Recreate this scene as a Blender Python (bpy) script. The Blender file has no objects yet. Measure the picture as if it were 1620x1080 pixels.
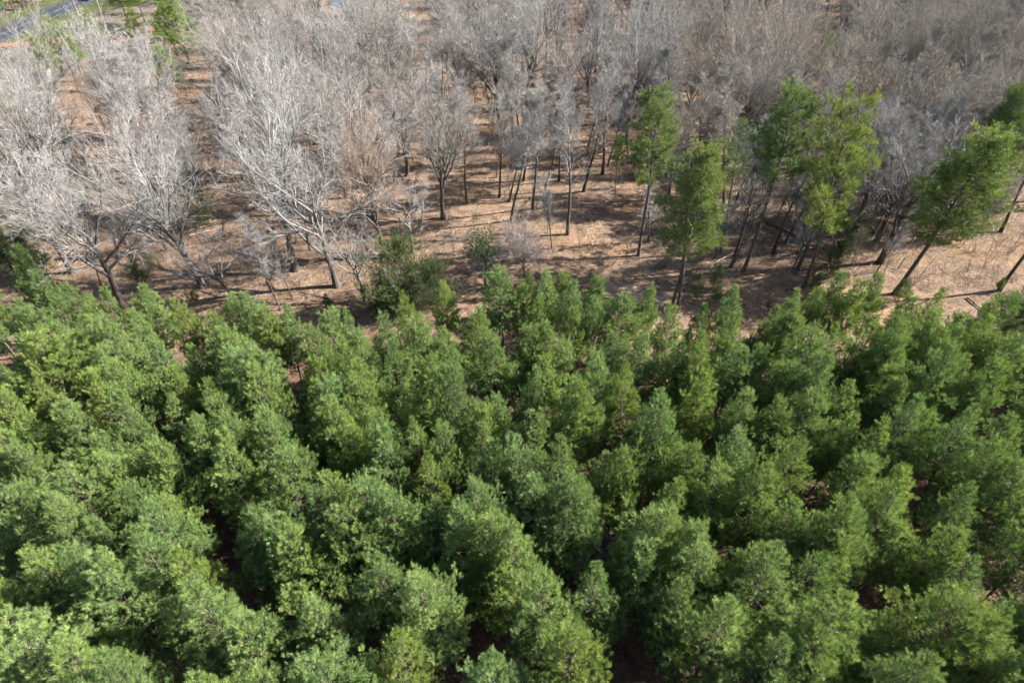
import bpy, math, random
import numpy as np
from mathutils import Vector

rad = math.radians
S = bpy.context.scene
COL = S.collection

# ------------------------------------------------------------------ camera
CAM_H, PITCH, FPX, CX, CY = 38.0, rad(40.0), 990.0, 810.0, 540.0
cam_d = bpy.data.cameras.new('camera')
cam_d.sensor_width = 36.0
cam_d.lens = FPX / 1620.0 * 36.0
cam_d.clip_start, cam_d.clip_end = 0.5, 6000.0
cam = bpy.data.objects.new('camera', cam_d)
cam.location = (0, 0, CAM_H)
cam.rotation_euler = (rad(90) - PITCH, 0, 0)
COL.objects.link(cam)
S.camera = cam

# ------------------------------------------------------------------ sky and sun
SUN_EL = rad(36.0)
_sd = Vector((1.0, 0.13, 0)).normalized()
SUN = Vector((_sd.x * math.cos(SUN_EL), _sd.y * math.cos(SUN_EL), math.sin(SUN_EL)))
W = bpy.data.worlds.new('World')
S.world = W
W.use_nodes = True
wn = W.node_tree
wn.nodes.clear()
sky = wn.nodes.new('ShaderNodeTexSky')
sky.sky_type = 'NISHITA'
sky.sun_disc = False
sky.sun_elevation = SUN_EL
sky.sun_rotation = math.atan2(SUN.x, SUN.y)
sky.air_density, sky.dust_density, sky.ozone_density = 1.0, 1.2, 1.0
bg = wn.nodes.new('ShaderNodeBackground')
bg.inputs[1].default_value = 0.065
wo = wn.nodes.new('ShaderNodeOutputWorld')
wn.links.new(sky.outputs[0], bg.inputs[0])
wn.links.new(bg.outputs[0], wo.inputs[0])
sl = bpy.data.lights.new('sun', 'SUN')
sl.energy, sl.angle, sl.color = 5.0, rad(0.53), (1.0, 0.965, 0.91)
so = bpy.data.objects.new('sun', sl)
so.rotation_euler = (-SUN).to_track_quat('-Z', 'Y').to_euler()
so.location = (60, 20, 80)
COL.objects.link(so)
S.view_settings.view_transform = 'Standard'
S.view_settings.look = 'None'
S.view_settings.exposure = 2.2
S.view_settings.gamma = 1.0
S.cycles.max_bounces = 3
S.cycles.diffuse_bounces = 2
S.cycles.glossy_bounces = 1
S.cycles.transmission_bounces = 2
S.cycles.transparent_max_bounces = 2
S.cycles.use_light_tree = False
S.cycles.use_denoising = True
S.cycles.denoiser = 'OPENIMAGEDENOISE'
S.cycles.denoising_input_passes = 'RGB_ALBEDO_NORMAL'
S.cycles.denoising_prefilter = 'ACCURATE'
S.cycles.use_adaptive_sampling = True
S.cycles.adaptive_threshold = 0.025
S.cycles.adaptive_min_samples = 24

# ------------------------------------------------------------------ helpers
UPV = np.array([0, math.sin(PITCH), math.cos(PITCH)])
FWD = np.array([0, math.cos(PITCH), -math.sin(PITCH)])


def ground(px, py, z=0.0):
    """point of the place seen at photograph pixel (px, py) on the level z"""
    d = FWD + np.array([1, 0, 0]) * ((px - CX) / FPX) + UPV * ((CY - py) / FPX)
    t = (z - CAM_H) / d[2]
    return np.array([0, 0, CAM_H]) + d * t


def project(p):
    v = np.asarray(p, float) - np.array([0, 0, CAM_H])
    zc = v @ FWD
    return CX + FPX * v[0] / zc, CY - FPX * (v @ UPV) / zc, zc


def nrm(a):
    return a / np.maximum(np.linalg.norm(a, axis=-1, keepdims=True), 1e-9)


def perp(d):
    ref = np.where(np.abs(d[..., 2:3]) > 0.9, np.array([1.0, 0, 0]), np.array([0, 0, 1.0]))
    a = nrm(np.cross(d, ref))
    return a, np.cross(d, a)


class MB:
    """collects triangles; build() links them as one mesh object"""

    def __init__(self):
        self.v, self.f, self.m, self.t, self.s, self.n = [], [], [], [], [], 0

    def add(self, v, f, mat=0, tone=None, smooth=False):
        v = np.asarray(v, np.float32).reshape(-1, 3)
        f = np.asarray(f, np.int32).reshape(-1, 3)
        self.v.append(v)
        self.f.append(f + self.n)
        self.m.append(np.full(len(f), mat, np.int32))
        self.s.append(np.full(len(f), smooth, bool))
        if tone is None:
            tone = np.full(len(v), 0.5, np.float32)
        self.t.append(np.asarray(tone, np.float32))
        self.n += len(v)

    def tubes(self, P, R, sides, mat=0, tone=None, cap=False):
        """P (M,N,3) polylines, R (M,N) radii"""
        M, N, _ = P.shape
        if M == 0:
            return
        T = np.empty_like(P)
        T[:, 1:-1] = P[:, 2:] - P[:, :-2]
        T[:, 0] = P[:, 1] - P[:, 0]
        T[:, -1] = P[:, -1] - P[:, -2]
        T = nrm(T)
        a, b = perp(T)
        ph = np.arange(sides) * 2 * math.pi / sides
        ring = (a[:, :, None, :] * np.cos(ph)[None, None, :, None] + b[:, :, None, :] * np.sin(ph)[None, None, :, None])
        V = P[:, :, None, :] + ring * R[:, :, None, None]
        idx = np.arange(M * N * sides).reshape(M, N, sides)
        i0, i1 = idx[:, :-1], idx[:, 1:]
        j0, j1 = np.roll(i0, -1, 2), np.roll(i1, -1, 2)
        F = np.concatenate([np.stack([i0, j0, j1], -1).reshape(-1, 3), np.stack([i0, j1, i1], -1).reshape(-1, 3)])
        tn = None if tone is None else np.repeat(tone, N * sides)
        self.add(V.reshape(-1, 3), F, mat, tn, smooth=True)
        if cap:
            for k in range(M):
                for e in (0, N - 1):
                    c = P[k, e]
                    vv = np.concatenate([V[k, e], c[None]])
                    ff = [(i, (i + 1) % sides, sides) for i in range(sides)]
                    self.add(vv, ff, mat)

    def spikes(self, A, B, r, mat=0, tone=None):
        """thin three-sided spikes from A to B with base radius r"""
        M = len(A)
        if M == 0:
            return
        d = nrm(B - A)
        a, b = perp(d)
        V = np.stack([A + a * r[:, None], A + (-0.5 * a + 0.866 * b) * r[:, None], A + (-0.5 * a - 0.866 * b) * r[:, None], B], 1)
        i = np.arange(M)[:, None] * 4
        F = np.concatenate([i + np.array([[0, 1, 3]]), i + np.array([[1, 2, 3]]), i + np.array([[2, 0, 3]])])
        self.add(V.reshape(-1, 3), F, mat, None if tone is None else np.repeat(tone, 4))

    def blades(self, A, B, r, rng, mat=0, tone=None):
        """finest twigs: one narrow triangle each"""
        M = len(A)
        if M == 0:
            return
        s_ = nrm(np.cross(B - A, rng.normal(0, 1, (M, 3)))) * r[:, None]
        V = np.stack([A - s_, A + s_, B], 1)
        self.add(V.reshape(-1, 3), np.arange(M * 3).reshape(-1, 3), mat, None if tone is None else np.repeat(tone, 3))

    def box(self, c, s, mat=0, rz=0.0, bevel=0.0):
        cx, cy, cz = c
        x, y, z = s[0] / 2, s[1] / 2, s[2] / 2
        v = np.array([(sx * x, sy * y, sz * z) for sz in (-1, 1) for sy in (-1, 1) for sx in (-1, 1)], float)
        ca, sa = math.cos(rz), math.sin(rz)
        v = np.stack([v[:, 0] * ca - v[:, 1] * sa + cx, v[:, 0] * sa + v[:, 1] * ca + cy, v[:, 2] + cz], 1)
        q = [(0, 2, 3, 1), (4, 5, 7, 6), (0, 1, 5, 4), (2, 6, 7, 3), (0, 4, 6, 2), (1, 3, 7, 5)]
        self.add(v, [t for a, b, c_, d in q for t in ((a, b, c_), (a, c_, d))], mat)

    def mesh(self, name, mats):
        me = bpy.data.meshes.new(name)
        v, f = np.concatenate(self.v), np.concatenate(self.f)
        me.vertices.add(len(v))
        me.vertices.foreach_set('co', v.ravel())
        me.loops.add(len(f) * 3)
        me.loops.foreach_set('vertex_index', f.ravel())
        me.polygons.add(len(f))
        me.polygons.foreach_set('loop_start', np.arange(len(f), dtype=np.int32) * 3)
        me.polygons.foreach_set('material_index', np.concatenate(self.m))
        me.polygons.foreach_set('use_smooth', np.concatenate(self.s))
        at = me.attributes.new('tone', 'FLOAT', 'POINT')
        at.data.foreach_set('value', np.concatenate(self.t))
        for m in mats:
            me.materials.append(m)
        me.update(calc_edges=True)
        return me

    def obj(self, name, mats, parent=None, loc=None):
        o = bpy.data.objects.new(name, self.mesh(name, mats if isinstance(mats, (list, tuple)) else [mats]))
        COL.objects.link(o)
        if parent is not None:
            o.parent = parent
        if loc is not None:
            o.location = loc
        return o


def tag(o, label=None, cat=None, group=None, kind=None):
    if label:
        o['label'] = label
    if cat:
        o['category'] = cat
    if group:
        o['group'] = group
    if kind:
        o['kind'] = kind
    return o


def empty(name, loc=(0, 0, 0), rz=0.0, sc=1.0):
    o = bpy.data.objects.new(name, None)
    o.empty_display_size = 0.3
    o.location = loc
    o.rotation_euler = (0, 0, rz)
    o.scale = (sc, sc, sc) if not isinstance(sc, tuple) else sc
    COL.objects.link(o)
    return o


ORD = ['zeroth', 'first', 'second', 'third', 'fourth', 'fifth', 'sixth', 'seventh', 'eighth', 'ninth', 'tenth', 'eleventh', 'twelfth',
       'thirteenth', 'fourteenth', 'fifteenth', 'sixteenth', 'seventeenth', 'eighteenth', 'nineteenth', 'twentieth']


def ordinal(n):
    if n <= 20:
        return ORD[n]
    t = ['', '', 'twenty', 'thirty', 'forty', 'fifty'][n // 10]
    return ['', '', 'twentieth', 'thirtieth', 'fortieth', 'fiftieth'][n // 10] if n % 10 == 0 else t + '-' + ORD[n % 10]


# ------------------------------------------------------------------ materials
def new_mat(name):
    m = bpy.data.materials.new(name)
    m.use_nodes = True
    nt = m.node_tree
    nt.nodes.clear()
    out = nt.nodes.new('ShaderNodeOutputMaterial')
    return m, nt, out


def ramp(nt, stops):
    r = nt.nodes.new('ShaderNodeValToRGB')
    e = r.color_ramp.elements
    while len(e) < len(stops):
        e.new(0.5)
    for k, (p, c) in enumerate(stops):
        e[k].position, e[k].color = p, (*c, 1)
    return r


def noise(nt, scale, detail=4, rough=0.55, coord='Object', dist=0.0):
    tc = nt.nodes.new('ShaderNodeTexCoord')
    n = nt.nodes.new('ShaderNodeTexNoise')
    n.inputs['Scale'].default_value = scale
    n.inputs['Detail'].default_value = detail
    n.inputs['Roughness'].default_value = rough
    n.inputs['Distortion'].default_value = dist
    nt.links.new(tc.outputs[coord], n.inputs['Vector'])
    return n


def mixrgb(nt, fac, a, b, mode='MIX'):
    m = nt.nodes.new('ShaderNodeMix')
    m.data_type, m.blend_type = 'RGBA', mode
    m.clamp_result = False
    for sock, val in ((m.inputs[0], fac), (m.inputs[6], a), (m.inputs[7], b)):
        if hasattr(val, 'is_linked') or hasattr(val, 'links'):
            nt.links.new(val, sock)
        elif isinstance(val, (int, float)):
            sock.default_value = val
        else:
            sock.default_value = (*val, 1)
    return m.outputs[2]


def tint(nt, col):
    oi = nt.nodes.new('ShaderNodeObjectInfo')
    return mixrgb(nt, 1.0, col, oi.outputs['Color'], 'MULTIPLY')


def attr(nt, name='tone'):
    a = nt.nodes.new('ShaderNodeAttribute')
    a.attribute_name = name
    return a.outputs['Fac']


def bsdf(nt, out, col, rough=0.8, spec=0.3, normal=None):
    b = nt.nodes.new('ShaderNodeBsdfPrincipled')
    if hasattr(col, 'links'):
        nt.links.new(col, b.inputs['Base Color'])
    else:
        b.inputs['Base Color'].default_value = (*col, 1)
    b.inputs['Roughness'].default_value = rough
    b.inputs['Specular IOR Level'].default_value = spec
    if normal is not None:
        nt.links.new(normal, b.inputs['Normal'])
    nt.links.new(b.outputs[0], out.inputs[0])
    return b


def bump(nt, h, strength=0.5, dist=0.05):
    b = nt.nodes.new('ShaderNodeBump')
    b.inputs['Strength'].default_value = strength
    b.inputs['Distance'].default_value = dist
    nt.links.new(h, b.inputs['Height'])
    return b.outputs[0]


def needle_mat(name, dark, mid, light, transl=0.24):
    m, nt, out = new_mat(name)
    r = ramp(nt, [(0.0, dark), (0.5, mid), (1.0, light)])
    nt.links.new(attr(nt), r.inputs[0])
    c = tint(nt, r.outputs[0])
    b = nt.nodes.new('ShaderNodeBsdfDiffuse')
    nt.links.new(c, b.inputs[0])
    t = nt.nodes.new('ShaderNodeBsdfTranslucent')
    nt.links.new(mixrgb(nt, 1.0, c, (1.25, 1.25, 0.75), 'MULTIPLY'), t.inputs[0])
    mx = nt.nodes.new('ShaderNodeMixShader')
    mx.inputs[0].default_value = transl
    nt.links.new(b.outputs[0], mx.inputs[1])
    nt.links.new(t.outputs[0], mx.inputs[2])
    gl = nt.nodes.new('ShaderNodeBsdfGlossy')
    gl.inputs['Roughness'].default_value = 0.45
    gl.inputs['Color'].default_value = (1, 1, 1, 1)
    m2 = nt.nodes.new('ShaderNodeMixShader')
    m2.inputs[0].default_value = 0.028
    nt.links.new(mx.outputs[0], m2.inputs[1])
    nt.links.new(gl.outputs[0], m2.inputs[2])
    nt.links.new(m2.outputs[0], out.inputs[0])
    return m


M_NEEDLE = needle_mat('pine_needles', (0.076, 0.127, 0.041), (0.144, 0.212, 0.061), (0.232, 0.298, 0.090))
M_CEDAR = needle_mat('cedar_foliage', (0.020, 0.038, 0.014), (0.044, 0.072, 0.021), (0.100, 0.125, 0.034), 0.3)
M_LEAF = needle_mat('ivy_leaves', (0.020, 0.050, 0.016), (0.040, 0.085, 0.024), (0.085, 0.140, 0.040), 0.25)


def bark_mat(name, dark, light, zlo=None, zhi=None, upper=None):
    m, nt, out = new_mat(name)
    n = noise(nt, 9.0, 5, 0.65)
    r = ramp(nt, [(0.32, dark), (0.68, light)])
    nt.links.new(n.outputs[0], r.inputs[0])
    c = r.outputs[0]
    if upper is not None:
        tc = nt.nodes.new('ShaderNodeTexCoord')
        sx = nt.nodes.new('ShaderNodeSeparateXYZ')
        nt.links.new(tc.outputs['Object'], sx.inputs[0])
        mr = nt.nodes.new('ShaderNodeMapRange')
        mr.inputs[1].default_value, mr.inputs[2].default_value = zlo, zhi
        nt.links.new(sx.outputs[2], mr.inputs[0])
        n2 = noise(nt, 1.7, 3, 0.6)
        mm = nt.nodes.new('ShaderNodeMath')
        mm.operation = 'MULTIPLY'
        r2 = ramp(nt, [(0.35, (0.35, 0.35, 0.35)), (0.6, (1, 1, 1))])
        nt.links.new(n2.outputs[0], r2.inputs[0])
        nt.links.new(mr.outputs[0], mm.inputs[0])
        nt.links.new(r2.outputs[0], mm.inputs[1])
        c = mixrgb(nt, mm.outputs[0], c, upper)
    c = tint(nt, c)
    bsdf(nt, out, c, 0.9, 0.15, bump(nt, n.outputs[0], 0.6, 0.03))
    return m


M_PINEBARK = bark_mat('pine_bark', (0.050, 0.040, 0.033), (0.140, 0.112, 0.092))
M_BARK = bark_mat('hardwood_bark', (0.042, 0.035, 0.030), (0.115, 0.100, 0.087), 5.0, 12.0, (0.28, 0.268, 0.25))
M_LIMB = bark_mat('limb_bark', (0.045, 0.040, 0.036), (0.20, 0.19, 0.178), 8.0, 15.0, (0.27, 0.262, 0.25))
M_WOOD = bark_mat('weathered_wood', (0.20, 0.165, 0.13), (0.46, 0.41, 0.34))
M_STRAWPOLE = bark_mat('pole_wood', (0.24, 0.185, 0.105), (0.37, 0.29, 0.175))


def twig_mat(name, a, b):
    m, nt, out = new_mat(name)
    r = ramp(nt, [(0.0, a), (1.0, b)])
    nt.links.new(attr(nt), r.inputs[0])
    d = nt.nodes.new('ShaderNodeBsdfDiffuse')
    nt.links.new(tint(nt, r.outputs[0]), d.inputs[0])
    nt.links.new(d.outputs[0], out.inputs[0])
    return m


M_TWIG = twig_mat('twigs', (0.135, 0.127, 0.118), (0.38, 0.368, 0.352))


def ground_mat():
    m, nt, out = new_mat('leaf_litter')
    big = noise(nt, 0.09, 4, 0.6)
    mid = noise(nt, 0.8, 5, 0.62, dist=0.5)
    fine = noise(nt, 7.0, 6, 0.72)
    vor = nt.nodes.new('ShaderNodeTexVoronoi')
    vor.inputs['Scale'].default_value = 5.5
    tc = nt.nodes.new('ShaderNodeTexCoord')
    nt.links.new(tc.outputs['Object'], vor.inputs['Vector'])
    r1 = ramp(nt, [(0.28, (0.056, 0.038, 0.028)), (0.47, (0.128, 0.088, 0.061)), (0.60, (0.190, 0.134, 0.094)), (0.76, (0.32, 0.243, 0.178))])
    nt.links.new(fine.outputs[0], r1.inputs[0])
    r2 = ramp(nt, [(0.28, (0.50, 0.46, 0.43)), (0.5, (1, 1, 1)), (0.70, (1.32, 1.28, 1.2))])
    nt.links.new(mid.outputs[0], r2.inputs[0])
    c = mixrgb(nt, 1.0, r1.outputs[0], r2.outputs[0], 'MULTIPLY')
    r3 = ramp(nt, [(0.34, (0.70, 0.64, 0.62)), (0.5, (1, 1, 1)), (0.66, (1.22, 1.14, 0.98))])
    nt.links.new(big.outputs[0], r3.inputs[0])
    c = mixrgb(nt, 1.0, c, r3.outputs[0], 'MULTIPLY')
    mid2 = noise(nt, 2.6, 5, 0.6, dist=0.8)
    r5 = ramp(nt, [(0.30, (0.48, 0.47, 0.48)), (0.47, (1, 1, 1)), (0.68, (1.15, 1.13, 1.10))])
    nt.links.new(mid2.outputs[0], r5.inputs[0])
    c = mixrgb(nt, 1.0, c, r5.outputs[0], 'MULTIPLY')
    # single bright leaves
    r4 = ramp(nt, [(0.0, (1, 1, 1)), (0.90, (1, 1, 1)), (0.93, (1.5, 1.45, 1.35))])
    sep = nt.nodes.new('ShaderNodeSeparateColor')
    nt.links.new(vor.outputs['Color'], sep.inputs[0])
    nt.links.new(sep.outputs[0], r4.inputs[0])
    c = mixrgb(nt, 1.0, c, r4.outputs[0], 'MULTIPLY')
    # red pine straw below the plantation
    sx = nt.nodes.new('ShaderNodeSeparateXYZ')
    nt.links.new(tc.outputs['Object'], sx.inputs[0])
    ad = nt.nodes.new('ShaderNodeMath')
    ad.operation = 'MULTIPLY_ADD'
    nt.links.new(mid.outputs[0], ad.inputs[0])
    ad.inputs[1].default_value = 6.0
    nt.links.new(sx.outputs[1], ad.inputs[2])
    mr = nt.nodes.new('ShaderNodeMapRange')
    mr.inputs[1].default_value, mr.inputs[2].default_value = 48.0, 45.0
    nt.links.new(ad.outputs[0], mr.inputs[0])
    rs = ramp(nt, [(0.3, (0.042, 0.025, 0.019)), (0.5, (0.088, 0.052, 0.038)), (0.72, (0.17, 0.11, 0.08))])
    nt.links.new(fine.outputs[0], rs.inputs[0])
    c = mixrgb(nt, mr.outputs[0], c, mixrgb(nt, 1.0, rs.outputs[0], r2.outputs[0], 'MULTIPLY'))
    bsdf(nt, out, c, 0.95, 0.1, bump(nt, fine.outputs[0], 0.9, 0.12))
    return m


def simple_mat(name, a, b, scale, rough=0.9, spec=0.2, bs=0.4, detail=5):
    m, nt, out = new_mat(name)
    n = noise(nt, scale, detail, 0.65)
    r = ramp(nt, [(0.33, a), (0.67, b)])
    nt.links.new(n.outputs[0], r.inputs[0])
    bsdf(nt, out, r.outputs[0], rough, spec, bump(nt, n.outputs[0], bs, 0.03))
    return m


M_GROUND = ground_mat()
M_ASPHALT = simple_mat('asphalt', (0.017, 0.019, 0.024), (0.026, 0.029, 0.035), 1.3, 0.75, 0.35, 0.2)
M_PAINT = simple_mat('road_paint', (0.13, 0.13, 0.13), (0.22, 0.22, 0.22), 2.0, 0.7)
M_GRASS = simple_mat('verge_grass', (0.036, 0.044, 0.016), (0.078, 0.082, 0.036), 0.7, 0.95, 0.1, 0.8)
M_DRYGRASS = simple_mat('dry_grass', (0.075, 0.062, 0.046), (0.155, 0.128, 0.096), 0.6, 0.95, 0.1, 0.8)
M_CLAY = simple_mat('red_clay', (0.18, 0.078, 0.043), (0.30, 0.15, 0.092), 0.8, 0.95, 0.1, 0.6)
M_SOIL = simple_mat('pale_soil', (0.15, 0.10, 0.068), (0.24, 0.175, 0.125), 1.6, 0.95, 0.1, 0.8)
M_METAL = simple_mat('galvanised_metal', (0.45, 0.46, 0.47), (0.62, 0.63, 0.64), 4, 0.5, 0.5)
M_CARPAINT = simple_mat('blue_car_paint', (0.07, 0.17, 0.40), (0.08, 0.19, 0.43), 3, 0.25, 0.6, 0.0)
M_GLASS = simple_mat('dark_glass', (0.02, 0.025, 0.03), (0.025, 0.03, 0.035), 3, 0.08, 0.6, 0.0)
M_RUBBER = simple_mat('rubber', (0.02, 0.02, 0.02), (0.03, 0.03, 0.03), 3, 0.8)
_wm, _wnt, _wout = new_mat('pond_water')
_n = noise(_wnt, 0.6, 3, 0.5)
_b = bsdf(_wnt, _wout, (0.05, 0.10, 0.17), 0.08, 0.6, bump(_wnt, _n.outputs[0], 0.15, 0.05))
M_WATER = _wm

# ------------------------------------------------------------------ growth (all vectorised)
def grow(rng, start, d, length, nseg, wob, trop, taper_r, tip=0.25):
    """polylines (M,nseg+1,3) with directions and radii"""
    M = len(start)
    P = np.empty((M, nseg + 1, 3))
    D = np.empty((M, nseg + 1, 3))
    P[:, 0], D[:, 0] = start, d
    seg = (length / nseg)[:, None]
    cur = d.copy()
    for k in range(nseg):
        cur = nrm(cur + rng.normal(0, wob, (M, 3)) + np.array([0, 0, trop]))
        P[:, k + 1] = P[:, k] + cur * seg
        D[:, k + 1] = cur
    u = np.linspace(0, 1, nseg + 1)
    R = taper_r[:, None] * (1 - (1 - tip) * u)[None]
    return P, D, R


def sprout(rng, P, D, R, L, K, u0, u1, ang, angj, lf, lj, rf, tipbias=0.5, flat=0.0):
    """K children on each polyline"""
    M, N, _ = P.shape
    u = (np.arange(K)[None] + rng.random((M, K))) / K
    u = u0 + (u1 - u0) * u
    x = u * (N - 1)
    i = np.minimum(x.astype(int), N - 2)
    f = (x - i)[..., None]
    m = np.arange(M)[:, None]
    pos = P[m, i] * (1 - f) + P[m, i + 1] * f
    dr = nrm(D[m, i] * (1 - f) + D[m, i + 1] * f)
    rr = R[m, i] * (1 - f[..., 0]) + R[m, i + 1] * f[..., 0]
    a, b = perp(dr)
    az = rng.random((M, 1)) * 6.283 + np.arange(K)[None] * 2.4 + rng.normal(0, 0.5, (M, K))
    th = np.clip(rng.normal(ang, angj, (M, K)), 0.12, 1.9)
    side = a * np.cos(az)[..., None] + b * np.sin(az)[..., None]
    if flat:
        side[..., 2] *= (1 - flat)
        side = nrm(side)
    nd = nrm(dr * np.cos(th)[..., None] + side * np.sin(th)[..., None])
    ln = (L[:, None] * lf * (1 - tipbias * u) * np.exp(rng.normal(0, lj, (M, K))))
    par = np.broadcast_to(np.arange(M)[:, None], (M, K))
    return pos.reshape(-1, 3), nd.reshape(-1, 3), ln.ravel(), np.minimum(rr * 0.85, rr * rf).ravel(), par.ravel()


def bare_tree(seed, H=17.0, style='oak', dens=1.0, spread=1.0):
    """returns trunk polyline set, limb sets (grouped by limb) and crown sets"""
    rng = np.random.default_rng(seed)
    if style == 'oak':
        tl, tr, nl, la, ll, u0 = H * 0.52, H * 0.0195, 9, 0.64, 0.60, 0.42
    elif style == 'vase':
        tl, tr, nl, la, ll, u0 = H * 0.42, H * 0.0185, 11, 0.50, 0.64, 0.50
    elif style == 'slim':
        tl, tr, nl, la, ll, u0 = H * 0.92, H * 0.0115, 15, 0.72, 0.24, 0.38
    elif style == 'gnarl':
        tl, tr, nl, la, ll, u0 = H * 0.50, H * 0.017, 8, 0.85, 0.58, 0.40
    else:  # sapling
        tl, tr, nl, la, ll, u0 = H * 0.90, H * 0.008, 12, 0.62, 0.30, 0.25
    st = np.zeros((1, 3))
    st[0, 2] = -0.15
    d0 = nrm(np.array([[rng.normal(0, 0.05), rng.normal(0, 0.05), 1.0]]))
    P0, D0, R0 = grow(rng, st, d0, np.array([tl]), 9, 0.045 if style != 'gnarl' else 0.14, 0.05, np.array([tr]), 0.45 if style in ('oak', 'vase', 'gnarl') else 0.12)
    R0[:, 0] *= 1.45
    R0[:, 1] *= 1.05
    wob = {'oak': 0.14, 'vase': 0.09, 'slim': 0.10, 'gnarl': 0.24}.get(style, 0.1)
    L0 = np.array([H])
    p, d, l, r, par = sprout(rng, P0, D0, R0, L0, nl, u0, 1.0, la * spread, 0.16, ll, 0.18, 0.72, 0.22 if style in ('oak', 'vase', 'gnarl') else 0.5)
    P1, D1, R1 = grow(rng, p, d, l, 8, wob, 0.06, r, 0.16)
    limb_of1 = np.arange(len(P1))
    p, d, l, r, par = sprout(rng, P1, D1, R1, l, 8, 0.16, 1.0, 0.66, 0.2, 0.50, 0.25, 0.66, 0.55)
    P2, D2, R2 = grow(rng, p, d, l, 5, wob * 1.2, 0.05, np.maximum(r, .022), 0.2)
    limb_of2 = limb_of1[par]
    K3 = max(3, int(round(8 * dens)))
    p, d, l, r, par = sprout(rng, P2, D2, R2, l, K3, 0.12, 1.0, 0.66, 0.22, 0.52, 0.25, 0.66, 0.5)
    P3, D3, R3 = grow(rng, p, d, np.maximum(l, 0.35), 3, wob * 1.2, 0.09, np.maximum(r, 0.013), 0.3)
    K4 = max(3, int(round(8 * dens)))
    p, d, l, r, par = sprout(rng, P3, D3, R3, np.maximum(l, 0.5), K4, 0.1, 1.0, 0.6, 0.25, 0.62, 0.3, 0.7, 0.4)
    P4, D4, R4 = grow(rng, p, d, np.maximum(l, 0.25), 2, wob * 0.9, 0.16, np.maximum(r, 0.0085), 0.4)
    t4 = rng.random(len(P4))
    K5 = max(3, int(round(5 * dens)))
    p, d, l, r, par = sprout(rng, P4, D4, R4, np.maximum(l, 0.35), K5, 0.2, 1.0, 0.55, 0.25, 0.72, 0.3, 0.8, 0.3)
    d = nrm(d + np.array([0, 0, 0.2]))
    A5, B5 = p, p + d * np.maximum(l, 0.18)[:, None]
    return dict(P0=P0, R0=R0, P1=P1, R1=R1, P2=P2, R2=R2, l2=limb_of2, P3=P3, R3=R3, P4=P4, R4=R4, t4=t4, A5=A5, B5=B5,
                r5=np.maximum(r, 0.0062), t5=np.repeat(t4, K5))


def crown_mesh(g, rng):
    m = MB()
    m.tubes(g['P3'], g['R3'], 3, 0, rng.random(len(g['P3'])) * 0.7)
    m.spikes(g['P4'][:, 0], g['P4'][:, 1] * .15 + g['P4'][:, 2] * .85, g['R4'][:, 0], 0, g['t4'])
    m.blades(g['A5'], g['B5'], g['r5'], rng, 0, g['t5'])
    return m


def hero_bare(name, label, cat, px, py, H, style, seed, rz=0.0, twig=(1, 1, 1), bark=(1, 1, 1), dens=1.0, spread=1.0, group=None, split=True):
    g = bare_tree(seed, H, style, dens, spread)
    rng = np.random.default_rng(seed + 5)
    b = ground(px, py)
    root = empty(name, (b[0], b[1], 0), rz)
    tag(root, label, cat, group)
    m = MB()
    m.tubes(g['P0'], g['R0'], 9, 0, cap=True)
    if not split:
        m.tubes(g['P1'], g['R1'], 6, 0)
        m.tubes(g['P2'], g['R2'], 4, 0)
    o = m.obj('trunk', M_BARK, root)
    o.color = (*bark, 1)
    if split:
        for k in range(len(g['P1'])):
            m = MB()
            m.tubes(g['P1'][k:k + 1], g['R1'][k:k + 1], 6, 0)
            s = g['l2'] == k
            m.tubes(g['P2'][s], g['R2'][s], 4, 0)
            o = m.obj('limb', M_LIMB, root)
            o.color = (*bark, 1)
    o = crown_mesh(g, rng).obj('crown', M_TWIG, root)
    o.color = (*twig, 1)
    return root


def needle_batch(m, rng, P, D, shoot, n, nl, w, mat, tone):
    """brush of n needles on each shoot"""
    M = len(P)
    u = rng.random((M, n))
    o = P[:, None] + D[:, None] * (u * shoot[:, None])[..., None]
    a, b = perp(D)
    az = rng.random((M, n)) * 6.283
    th = 1.25 - 0.85 * u + rng.normal(0, 0.18, (M, n))
    side = a[:, None] * np.cos(az)[..., None] + b[:, None] * np.sin(az)[..., None]
    nd = D[:, None] * np.cos(th)[..., None] + side * np.sin(th)[..., None]
    nd[..., 2] += 0.12
    nd = nrm(nd)
    ln = nl * (0.7 + 0.5 * rng.random((M, n)))
    rv = rng.normal(0, 1, (M, n, 3))
    s = nrm(np.cross(nd, rv)) * (w * 0.5)
    tip = o + nd * ln[..., None]
    V = np.stack([o - s, o + s, tip], 2).reshape(-1, 3)
    F = np.arange(M * n * 3).reshape(-1, 3)
    tn = np.repeat(np.clip(tone[:, None] + rng.normal(0, 0.12, (M, n)), 0, 1).ravel(), 3)
    m.add(V, F, mat, tn)


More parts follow.
